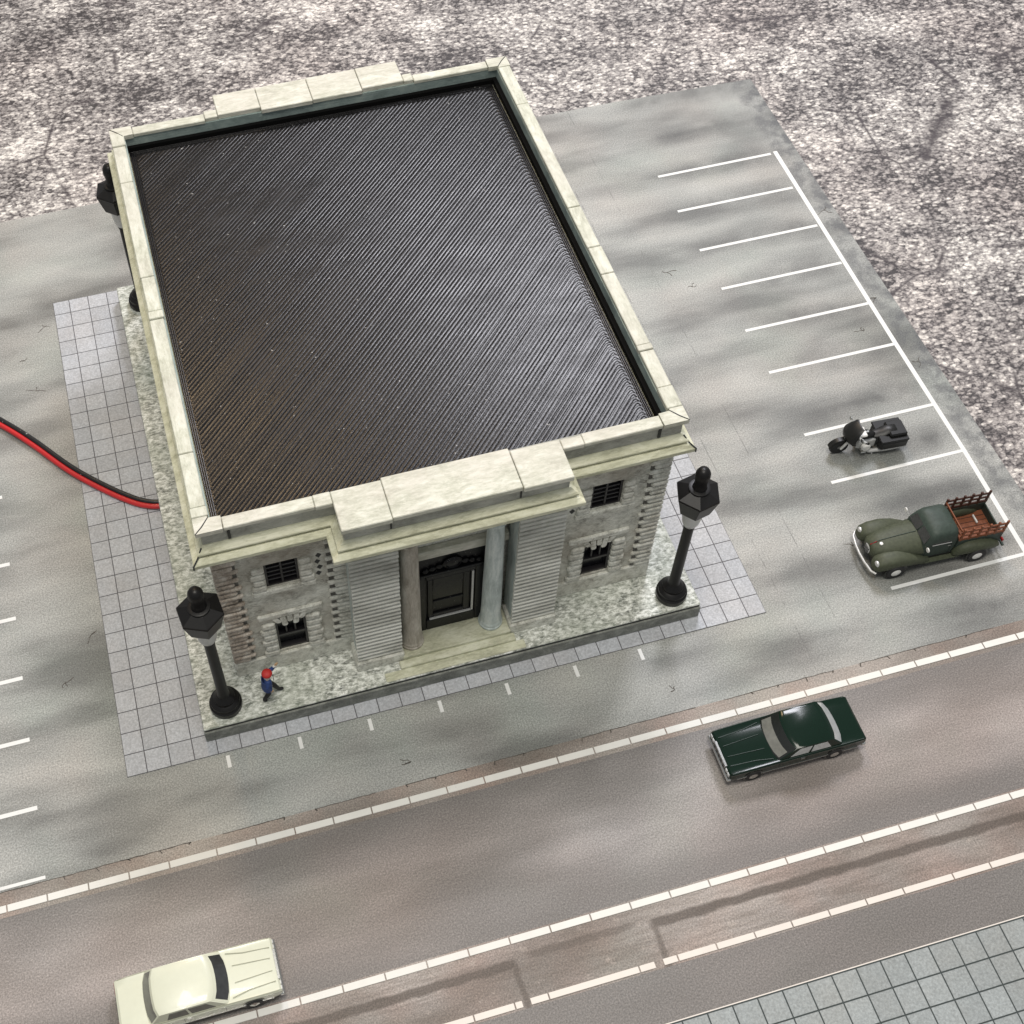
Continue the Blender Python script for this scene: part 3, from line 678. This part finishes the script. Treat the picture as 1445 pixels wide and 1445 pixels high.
def car(name, loc, rz, label, mat, spec):
    """front faces -x, front bumper at x=0"""
    e = thing(name, loc, label, 'car', None, rz)
    L = spec['L']; W = spec['W']; hood = spec['hood']; deck = spec['deck']; rw = spec.get('rwin', .98)
    st = []
    def sec(x, w, z0, zb, zt, crown):
        half = [(-w*.90, z0), (-w*.985, z0+.12), (-w, z0+.26), (-w*.975, (z0+zb)/2+.1), (-w*.99, zb-.07), (-w*.93, zb), (-w*.80, zt), (-w*.62, zt+crown*.55), (-w*.3, zt+crown*.9), (0, zt+crown)]
        ring = half+[(-y, z) for y, z in half[-2::-1]]
        return [(x, y, z) for y, z in ring]
    hw = W/2
    S = [(.0, .955, .40, .80, .78, .0), (.06, .975, .32, .86, .845, .01), (.30, .99, .24, .885, .87, .03), (1.0, 1.0, .22, .91, .885, .045), (hood, 1.0, .22, .945, .925, .05),
         (2.6, 1.0, .22, .955, .94, .05), (3.6, 1.0, .22, .955, .94, .05), (deck, 1.0, .22, .955, .93, .045), (L-.45, .985, .24, .94, .915, .04), (L-.08, .965, .34, .91, .895, .02), (L, .95, .42, .86, .85, .0)]
    body = MB().loft([sec(x, hw*w_, z0, zb, zt, cr) for x, w_, z0, zb, zt, cr in S]).build('body', mat, e, 28)
    # cabin
    base = ring_plan(hood+.02, deck, hw*.93, .93, .13, .10); mid = ring_plan(hood+.30, deck-.16, hw*.88, 1.15, .12, .08); top = ring_plan(spec['rf'], spec['rr'], hw*.82, 1.385, .09, .06)
    top2 = ring_plan(spec['rf']+.12, spec['rr']-.12, hw*.72, 1.425, .05, .05)
    CABIN = MB().loft([base, top, top2]).build('roof', mat, e, 30)
    def lerp(a, b, t): return tuple(p+(q-p)*t for p, q in zip(a, b))
    def edge(ring, lo, hi, u):
        f = u*(hi-lo); i = min(int(f), hi-lo-1); return lerp(ring[lo+i], ring[lo+i+1], f-i)
    F = lambda u, v: lerp(edge(base, 0, 6, u), edge(top, 0, 6, u), v)
    Rr = lambda u, v: lerp(edge(base, 7, 13, u), edge(top, 7, 13, u), v)
    SN = lambda u, v: lerp(lerp(base[0], base[13], u), lerp(top[0], top[13], u), v)
    SF = lambda u, v: lerp(lerp(base[6], base[7], u), lerp(top[6], top[7], u), v)
    panel(F, .02, .98, .03, .94, .006).build('windscreen_seal', spec.get('seal', 'trim_black'), CABIN, 30)
    ws = panel(F, .06, .94, .10, spec.get('wst', .80), .014).build('windscreen', spec['glass'], e, 30)
    panel(Rr, .03, .97, .12, .80, .008).build('rear_window', spec['rglass'], e, 30)
    for Q, off in ((SN, 0), (SF, 0)):
        for u0, u1 in spec['win']:
            panel(Q, u0, u1, .16, .86, .012, 2).build('side_window', spec['sglass'], e)
    # trim: belt moulding, bonnet creases, joints
    lm = spec['linemat']
    for s in (-1, 1):
        MB().tube([(.10, s*hw*.93, .855), (hood, s*hw*.945, .945), (deck, s*hw*.945, .957), (L-.1, s*hw*.92, .91)], .012, 5).build('belt_line', lm, body)
        MB().tube([(.12, s*hw*.60, .885), (hood*.6, s*hw*.66, .925), (hood-.1, s*hw*.78, .952)], .013, 5).build('bonnet_joint', lm, body)
        MB().tube([(.16, s*hw*.22, .90), (hood-.25, s*hw*.30, .972)], .010, 5).build('bonnet_crease', lm, body)
        for x in spec['doors']: MB().tube([(x, s*hw*1.004, .34), (x, s*hw*.985, .62), (x, s*hw*.985, .86)], .008, 4).build('door_joint', 'trim_black', body)
        B(.3, L-.3, s*hw-.012 if s < 0 else hw-.02, -hw+.02 if s < 0 else hw+.012, .42, .46).build('side_trim', 'chrome', body)
        B(spec['doors'][1]-.25, spec['doors'][1]-.1, s*hw-.014 if s < 0 else hw-.02, -hw+.02 if s < 0 else hw+.014, .74, .78).build('door_handle', 'chrome', body)
        for x in (.95, L-1.15):
            MB().lathe([(.40, -.01), (.40, .012)], (x, s*(hw-.012), .33), 22, ax='y').build('wheel_arch', 'trim_black', body)
            wheel(e, x, s*(hw-.085), .325, s, 'chrome', .21)
    # front and rear ends
    for x0, x1, nm in ((-.075, .10, 'front_bumper'), (L-.10, L+.07, 'rear_bumper')):
        MB().box(x0, x1, -hw*.985, hw*.985, .36, .52, .035).build(nm, 'chrome', e)
    B(-.03, .05, -hw*.52, hw*.52, .54, .80, .015).build('grille', 'trim_black', e)
    for k in range(6): B(-.04, .04, -hw*.5+k*hw*.2-.012, -hw*.5+k*hw*.2+.012, .55, .79).build('grille_bar', 'chrome', e)
    B(-.045, .06, -hw*.54, hw*.54, .79, .83, .01).build('grille_trim', 'chrome', e)
    for s in (-1, 1):
        for y in (.64, .82): B(-.04, .05, s*hw*y-.075, s*hw*y+.075, .60, .77, .02).build('headlight', 'silver', e)
        B(L-.05, L+.025, min(s*hw*.45, s*hw*.92), max(s*hw*.45, s*hw*.92), .60, .78, .015).build('tail_light', 'red_lens', e)
    B(L-.05, L+.02, -hw*.4, hw*.4, .58, .80, .01).build('tail_panel', 'trim_black', e)
    return e
car('green_sedan', (20.76, -5.27, .003), R(-.3), 'dark green four door sedan on the road with side windows coloured as pale reflections', 'green_paint',
    dict(L=5.26, W=1.86, hood=1.78, deck=4.36, rf=2.46, rr=3.92, glass='glass_grey', rglass='glass_pale_reflection', sglass='glass_pale_reflection', win=((.14, .44), (.49, .83)), doors=(1.9, 2.95, 3.9), linemat='green_line', wst=.55))
car('cream_sedan', (3.88, -8.13, .003), R(180), 'cream white two door sedan with dark windscreen on the road', 'cream_paint',
    dict(L=5.22, W=1.84, hood=1.66, deck=4.28, rf=2.20, rr=3.95, glass='glass_dark', rglass='glass_grey', sglass='glass_grey', win=((.13, .46), (.50, .80)), doors=(1.85, 3.2, 3.2), linemat='cream_line', wst=.76, seal='cream_paint'))

# ------------------------------------------------------------------ pickup truck (front at x=0, facing -x)
def truck():
    e = thing('pickup_truck', (29.78, 1.24, .003), 'old olive green pickup truck with rust brown stake sides', 'truck', None, R(-2.6))
    def sup(w, h0, h1, n=16, p=2.6):
        out = []
        for i in range(n):
            a = 2*math.pi*i/n; c, s = math.cos(a), math.sin(a)
            out.append((math.copysign(abs(c)**(2/p), c)*w, (h0+h1)/2+math.copysign(abs(s)**(2/p), s)*(h1-h0)/2))
        return out
    def body(name, st, mat, par, yc=0, p=2.6, n=18):
        return MB().loft([[(x, yc+y, z) for y, z in sup(w_, a, b, n, p)] for x, w_, a, b in st]).build(name, mat, par, 50)
    bd = body('bonnet', [(.02, .30, .60, .98), (.12, .48, .48, 1.12), (.5, .62, .45, 1.22), (1.2, .72, .45, 1.30), (1.9, .80, .45, 1.36), (2.1, .80, .45, 1.34)], 'olive_paint', e, p=2.2)
    MB().tube([(.06, 0, 1.04), (.14, 0, 1.135), (.5, 0, 1.228), (1.2, 0, 1.308), (1.9, 0, 1.367)], .016, 6).build('bonnet_ridge', 'olive_dark', bd)
    body('chassis', [(.15, .80, .30, .55), (5.2, .80, .30, .62)], 'trim_black', e, p=6)
    for s in (-1, 1):
        f = body('front_fender', [(-.04, .20, .50, .82), (.08, .32, .44, 1.0), (.40, .37, .48, 1.10), (.9, .38, .52, 1.12), (1.4, .34, .46, 1.02), (1.9, .28, .38, .78), (2.3, .20, .36, .54)], 'olive_paint', e, s*.74, 2.7)
        body('rear_fender', [(3.30, .10, .42, .62), (3.5, .20, .44, .92), (3.85, .27, .50, 1.08), (4.4, .28, .52, 1.08), (4.9, .22, .46, .92), (5.25, .12, .44, .68)], 'olive_paint', e, s*.84, 2.5)
        B(1.9, 3.6, min(s*.62, s*.98), max(s*.62, s*.98), .34, .43, .03).build('running_board', 'olive_paint', e)
        hl = MB().lathe([(.13, .12), (.145, .03), (.13, -.02), (.05, -.05), (.01, -.055)], (.02, s*.82, .84), 16, ax='x').build('headlight', 'silver', e, 40)
        for x in (.82, 4.28):
            MB().lathe([(.47, -.012), (.47, .012)], (x, s*1.085, .42), 22, ax='y').build('wheel_arch', 'trim_black', e)
            wheel(e, x, s*1.03, .40, s, 'white_spot', .24)
        MB().lathe([(.02, -.02), (.10, -.02), (.10, .02), (.02, .03)], (1.93, s*.98, 1.42), 12, ax='x').build('mirror', 'white_spot', e, 40)
        MB().tube([(2.0, s*.74, 1.3), (1.95, s*.97, 1.40)], .02, 5).build('mirror_arm', 'chrome', e)
    # cab
    def rr(x0, x1, hw, z, r, n=4):
        o = []
        for cx, cy, a0 in ((x1-r, hw-r, 0), (x0+r, hw-r, 90), (x0+r, -hw+r, 180), (x1-r, -hw+r, 270)):
            for i in range(n+1):
                a = R(a0+90*i/n); o.append((cx+r*math.cos(a), cy+r*math.sin(a), z))
        return o
    cab = MB().loft([rr(1.88, 3.34, .76, .44, .10), rr(1.88, 3.36, .80, .85, .14), rr(1.95, 3.36, .78, 1.32, .16), rr(2.10, 3.35, .76, 1.60, .2), rr(2.20, 3.32, .72, 1.80, .24), rr(2.36, 3.24, .58, 1.90, .26), rr(2.65, 3.0, .28, 1.935, .13)]).build('cab', 'olive_dark', e, 45)
    for s in (-1, 1):
        MB().prism([(s*.03, 1.36), (s*.66, 1.36), (s*.58, 1.70), (s*.03, 1.74)], -.02, .02, 'x').build('windscreen', 'glass_dark', e)
        o = e.children[-1] if False else bpy.data.objects[-1] if False else None
        y0 = s*.775
        pts = [(2.28, 1.36), (3.02, 1.36), (3.02, 1.50), (2.92, 1.66), (2.50, 1.70), (2.36, 1.62)]
        sh = []
        for off in (0.022, -.05):
            for x, z in pts:
                yy = .80-(z-1.32)*.30-.02+off; sh.append((x, s*yy, z))
        k = len(pts); fs = [tuple(range(k)), tuple(range(k, 2*k))[::-1]]+[(i, (i+1) % k, k+(i+1) % k, k+i) for i in range(k)]
        sw = MB().add(sh, fs).build('side_window', 'glass_dark', e)
        MB().tube([(2.24, s*.80, 1.335), (3.06, s*.80, 1.335)], .014, 5).build('belt_trim', 'silver', e)
        MB().tube([(2.05, s*.815, .5), (2.05, s*.805, 1.3)], .008, 4).build('door_joint', 'trim_black', cab)
        MB().tube([(3.1, s*.815, .5), (3.1, s*.80, 1.35)], .008, 4).build('door_joint', 'trim_black', cab)
        B(2.92, 3.05, min(s*.80, s*.84), max(s*.80, s*.84), 1.16, 1.19).build('door_handle', 'chrome', cab)
    # tilt windscreens onto the raked cab front
    for o in e.children:
        if o.name.startswith('windscreen'):
            for v in o.data.vertices:
                v.co.x += 1.955+(v.co.z-1.32)*.62-.02
    MB().tube([(2.0, 0, 1.35), (2.235, 0, 1.72)], .022, 6).build('windscreen_post', 'olive_dark', cab)
    B(3.30, 3.36, -.42, .42, 1.45, 1.68, .02).build('rear_window', 'glass_dark', e)
    for k in (-.3, 0, .3): MB().tube([(2.5, k, 1.915), (3.1, k, 1.92)], .010, 5).build('roof_rib', 'olive_paint', cab)
    # grille, bumper, badges
    g = MB().loft([[(.0, y, z) for y, z in sup(.20, .55, 1.02, 14, 2.2)], [(-.03, y, z) for y, z in sup(.17, .58, .98, 14, 2.2)]]).build('grille', 'silver', e, 40)
    for k in range(5): B(-.05, -.02, -.16+.07*k, -.13+.07*k, .60, .95).build('grille_bar', 'trim_black', g)
    MB().tube([(.02, -1.02, .44), (-.12, -.85, .44), (-.20, -.4, .44), (-.22, 0, .44), (-.20, .4, .44), (-.12, .85, .44), (.02, 1.02, .44)], .05, 8).build('front_bumper', 'silver', e, 50)
    MB().tube([(5.45, -.95, .48), (5.5, 0, .48), (5.45, .95, .48)], .06, 8).build('rear_bumper', 'olive_dark', e, 50)
    MB().lathe([(.07, -.03), (.07, .02), (.02, .035)], (.42, -.16, 1.20), 12).build('bonnet_badge', 'white_spot', bd, 40)
    MB().tube([(.05, -.02, 1.06), (.3, -.02, 1.19)], .022, 6).build('red_strip', 'red_lens', bd)
    # bed
    B(3.42, 5.32, -.70, .70, .60, .70).build('bed_floor', 'rust', e)
    for k in range(6): B(3.5, 5.25, -.62+.215*k, -.60+.215*k, .70, .722).build('floor_slat', 'rust_dark', e)
    for s in (-1, 1): B(3.40, 5.34, s*.74-.04, s*.74+.04, .56, 1.22, .02).build('bed_side', 'olive_dark', e)
    B(3.38, 3.44, -.70, .70, .56, 1.30, .015).build('bed_front', 'olive_dark', e)
    B(5.28, 5.34, -.70, .70, .56, 1.12, .015).build('tailgate', 'olive_dark', e)
    for s, mt in ((-1, 'rust'), (1, 'rust_dark')):
        r = B(3.40, 5.36, s*.74-.03, s*.74+.03, 1.22, 1.36, .012).build('stake_side', mt, e)
        for z in (1.50, 1.76): B(3.40, 5.36, s*.74-.025, s*.74+.025, z, z+.11, .012).build('stake_rail', mt, r)
        for k in range(6): B(3.42+.365*k, 3.51+.365*k, s*.74-.04, s*.74+.04, 1.2, 1.98, .012).build('stake_post', mt, r)
    for z in (1.30, 1.52, 1.76): B(3.375, 3.425, -.70, .70, z, z+.10, .012).build('header_board', 'rust', e)
    B(4.75, 4.82, .1, .5, .72, .82, .02).build('tool', 'white_spot', e)
    B(5.33, 5.40, .75, .92, .72, .86, .015).build('tail_light', 'red_lens', e); B(5.33, 5.40, -.92, -.75, .72, .86, .015).build('tail_light', 'red_lens', e)
truck()

# ------------------------------------------------------------------ motorcycle (front at x=0, facing -x)
def moto():
    e = thing('touring_motorcycle', (30.72, 6.42, .003), 'black touring motorcycle with chrome engine and wide saddlebags', 'motorcycle', None, R(-4))
    def wh(x, r, wd):
        w = MB().lathe([(r*.66, -wd/2), (r*.9, -wd/2), (r, -wd*.2), (r, wd*.2), (r*.9, wd/2), (r*.66, wd/2)], (x, 0, r), 24, ax='y').build('wheel', 'tyre', e, 40)
        MB().lathe([(r*.66, -.03), (r*.66, .03)], (x, 0, r), 24, ax='y').build('brake_disc', 'moto_black', w)
        MB().lathe([(.09, -.10), (.09, .10)], (x, 0, r), 12, ax='y').build('hub', 'silver', w)
    wh(.44, .42, .20); wh(2.62, .40, .22)
    MB().loft([[(.44+(.47+k)*math.cos(a), y, .42+(.47+k)*math.sin(a)) for y, k in ((-.14, -.05), (-.10, .02), (.10, .02), (.14, -.05))] for a in [R(d) for d in range(20, 171, 15)]]).build('front_fender', 'moto_black', e, 50)
    for s in (-1, 1):
        MB().tube([(.46, s*.17, .42), (.80, s*.17, 1.06)], .06, 8).build('fork', 'silver', e, 50)
        MB().tube([(.92, s*.08, 1.16), (1.0, s*.3, 1.24), (1.12, s*.52, 1.20), (1.26, s*.60, 1.14)], .058, 8).build('handlebar', 'silver', e, 50)
        MB().tube([(1.20, s*.58, 1.16), (1.36, s*.63, 1.12)], .055, 8).build('grip', 'moto_black', e, 50)
        MB().lathe([(.03, -.03), (.10, -.02), (.10, .02), (.03, .03)], (1.0, s*.60, 1.38), 10, ax='x').build('mirror', 'chrome', e, 40)
        b = MB().box(2.02, 3.28, min(s*.16, s*.58), max(s*.16, s*.58), .34, .86, .09).build('saddlebag', 'moto_black', e)
        MB().box(2.0, 3.24, min(s*.14, s*.60), max(s*.14, s*.60), .83, .93, .03).build('bag_lid', 'moto_black', b)
        MB().tube([(1.35, s*.22, .30), (1.7, s*.36, .20), (2.4, s*.42, .24), (3.2, s*.44, .32)], [.07, .085, .10, .10], 10).build('exhaust', 'silver', e, 50)
        MB().lathe([(.16, -.1), (.20, -.06), (.20, .06), (.16, .1)], (1.5, s*.32, .48), 12, ax='y').build('engine_cover', 'white_spot', e, 40)
        MB().lathe([(.05, -.02), (.055, .02), (.02, .05)], (.74, s*.25, .82), 10, ax='x').build('spot_lamp', 'white_spot', e, 40)
        B(1.28, 1.52, min(s*.2, s*.46), max(s*.2, s*.46), .24, .30, .02).build('foot_board', 'chrome', e)
    # fairing: bulged shield
    rings = []
    for z, w_, x, d in ((.58, .24, 1.0, .12), (.76, .42, .88, .24), (.98, .54, .78, .32), (1.18, .52, .78, .30), (1.40, .44, .88, .20), (1.66, .32, 1.06, .08)):
        rings.append([(x+.08-d*math.cos(R(a)), w_*math.sin(R(a)), z) for a in range(-80, 81, 20)]+[(x+.13-d*.8*math.cos(R(a)), w_*.9*math.sin(R(a)), z) for a in range(80, -81, -20)])
    MB().loft(rings).build('fairing', 'moto_black', e, 50)
    MB().lathe([(.13, .06), (.135, 0), (.06, -.05), (.01, -.055)], (.60, 0, 1.0), 14, ax='x').build('headlight', 'silver', e, 40)
    MB().loft([[(x, y*w_, zc+zz*h) for y, zz in ((-1, 0), (-.8, .6), (0, 1), (.8, .6), (1, 0), (.7, -.7), (0, -.9), (-.7, -.7))] for x, w_, zc, h in ((1.12, .12, .90, .10), (1.25, .22, .93, .17), (1.55, .24, .93, .18), (1.85, .15, .88, .12), (1.95, .08, .86, .08))]).build('fuel_tank', 'moto_black', e, 60)
    B(1.04, 1.46, -.26, .26, 1.08, 1.20, .04).build('dashboard', 'white_spot', e)
    B(1.30, 1.62, -.05, .05, 1.09, 1.14, .02).build('tank_console', 'chrome', e)
    B(1.15, 2.0, -.22, .22, .24, .78, .07).build('engine', 'silver', e)
    for k in range(4): B(1.34, 1.78, -.20, .20, .46+.07*k, .49+.07*k).build('cooling_fin', 'chrome', e)
    MB().loft([[(x, y*w_, zc+zz*h) for y, zz in ((-1, -.5), (-1, .4), (-.6, 1), (.6, 1), (1, .4), (1, -.5))] for x, w_, zc, h in ((1.80, .14, .84, .06), (1.95, .22, .86, .09), (2.25, .26, .88, .11), (2.42, .24, .98, .12), (2.80, .24, 1.0, .10), (2.9, .2, .98, .06))]).build('seat', 'moto_black', e, 50)
    B(2.45, 3.22, -.40, .40, .90, 1.08, .06).build('top_case', 'moto_black', e)
    B(3.2, 3.26, -.12, .12, .6, .7, .02).build('tail_light', 'red_lens', e)
    MB().tube([(1.75, -.2, .3), (1.85, -.42, .02)], .03, 6).build('side_stand', 'silver', e)
moto()

# ------------------------------------------------------------------ person
def person():
    base = Vector((5.66, 1.30, PH)); ang = R(4)
    e = thing('person', base, 'man in blue jacket and red hat walking with one arm raised', 'person', None, ang)
    # local: x forward, y left, z up ; height about 1.85
    J = dict(pel=(0, 0, .98), wa=(0, 0, 1.14), ch=(.03, 0, 1.38), nk=(.04, 0, 1.56), hd=(.06, 0, 1.66), ht=(.07, 0, 1.80),
             hl=(.0, .10, .93), kl=(.24, .12, .54), al=(.38, .14, .10), tl=(.56, .15, .05),
             hr=(.0, -.10, .93), kr=(-.02, -.11, .50), ar=(-.28, -.12, .12), tr=(-.14, -.13, .05),
             sl=(.03, .20, 1.45), el=(.27, .32, 1.40), wl=(.44, .32, 1.60), fl=(.49, .32, 1.69),
             sr=(.03, -.20, 1.45), er=(-.08, -.28, 1.19), wr=(.05, -.28, .97), fr=(.08, -.27, .88))
    rad = dict(pel=.155, wa=.15, ch=.175, nk=.07, hd=.10, ht=.09, hl=.105, kl=.072, al=.05, tl=.045, hr=.105, kr=.072, ar=.05, tr=.045,
               sl=.085, el=.062, wl=.042, fl=.032, sr=.085, er=.062, wr=.042, fr=.032)
    E = [('pel','wa'),('wa','ch'),('ch','nk'),('nk','hd'),('hd','ht'),('pel','hl'),('hl','kl'),('kl','al'),('al','tl'),('pel','hr'),('hr','kr'),('kr','ar'),('ar','tr'),
         ('ch','sl'),('sl','el'),('el','wl'),('wl','fl'),('ch','sr'),('sr','er'),('er','wr'),('wr','fr')]
    # fingers, short chains rooted at the hand
    for h, w_ in (('l', 'wl'), ('r', 'wr')):
        a = Vector(J['f'+h]); d = (a-Vector(J[w_])).normalized(); sd = Vector((0, 1, 0)).cross(d).normalized()
        for q, (o, ln) in enumerate(((-.03, .07), (-.01, .085), (.012, .08), (.032, .065))):
            k = h+'f%d' % q; J[k] = tuple(a+sd*o+d*ln); rad[k] = .011; E.append(('f'+h, k))
        k = h+'th'; J[k] = tuple(a-d*.03+sd*-.07+d*.05); rad[k] = .012; E.append(('f'+h, k))
    names = list(J); ix = {n: i for i, n in enumerate(names)}
    me = bpy.data.meshes.new('body'); me.from_pydata([J[n] for n in names], [(ix[a], ix[b]) for a, b in E], [])
    tmp = bpy.data.objects.new('body_tmp', me); COL.objects.link(tmp)
    md = tmp.modifiers.new('skin', 'SKIN'); md.use_smooth_shade = True
    for n, d in zip(names, me.skin_vertices[0].data): d.radius = (rad[n]*1.35, rad[n]*1.35*(1.2 if n in ('ch', 'wa', 'pel') else 1)); d.use_root = (n == 'pel')
    tmp.modifiers.new('sub', 'SUBSURF').levels = 2; tmp.modifiers['sub'].render_levels = 2
    dg = bpy.context.evaluated_depsgraph_get(); dg.update()
    bm_ = bpy.data.meshes.new_from_object(tmp.evaluated_get(dg)); bpy.data.objects.remove(tmp)
    bm_.name = 'body'; bm_.materials.clear()
    for k in ('navy', 'trouser', 'skin', 'shirt'): bm_.materials.append(M[k])
    wl = Vector(J['wl']); wr = Vector(J['wr'])
    for p in bm_.polygons:
        c = p.center; p.use_smooth = True
        armr = c.y < -.2 and c.z > .8
        dl = (c-wl).length; fl = c.z > 1.56 and c.x > .25; 
        if c.z > 1.56 and c.x < .25 and abs(c.y) < .16: i = 2
        elif fl: i = 3 if c.z < 1.63 else 2
        elif armr and c.z < .99: i = 2
        elif c.z < .93 and not armr: i = 1
        elif c.x > .09 and abs(c.y) < .13 and c.z < 1.58: i = 3
        else: i = 0
        p.material_index = i
    link('body', bm_, e)
    MB().lathe([(.12, 1.72), (.175, 1.74), (.20, 1.78), (.18, 1.85), (.10, 1.895), (.01, 1.90)], (.05, 0, .0), 16).build('hat', 'hat', e, 60)
    MB().prism([(-.03, 1.52), (.03, 1.52), (.045, 1.22), (0, 1.16), (-.045, 1.22)], .235, .255, 'x').build('tie', 'trouser', e)
    MB().loft([[(.12+.115*math.cos(R(a))-.09, .155*math.sin(R(a)), z) for a in range(0, 360, 30)] for z in (1.50, 1.57)]).build('collar', 'shirt', e, 40)
    # jacket skirt
    MB().loft([[((.20+k)*math.cos(R(a)), (.26+k)*math.sin(R(a)), z) for a in range(62, 299, 26)]+[((.18+k)*math.cos(R(a)), (.24+k)*math.sin(R(a)), z) for a in range(296, 61, -26)] for z, k in ((.86, .05), (1.0, .03), (1.2, .01), (1.42, .0))]).build('jacket', 'navy', e, 50)
    MB().tube([(.085, .045, 1.655), (.16, .045, 1.66)], .014, 6).build('eye', 'trouser', e); MB().tube([(.085, -.045, 1.655), (.16, -.045, 1.66)], .014, 6).build('eye', 'trouser', e)
    MB().tube([(.13, 0, 1.66), (.185, 0, 1.62)], [.012, .02], 6).build('nose', 'skin', e, 60)
    MB().tube([(.14, -.03, 1.585), (.152, 0, 1.583), (.14, .03, 1.585)], .009, 5).build('mouth', 'hat', e)
person()
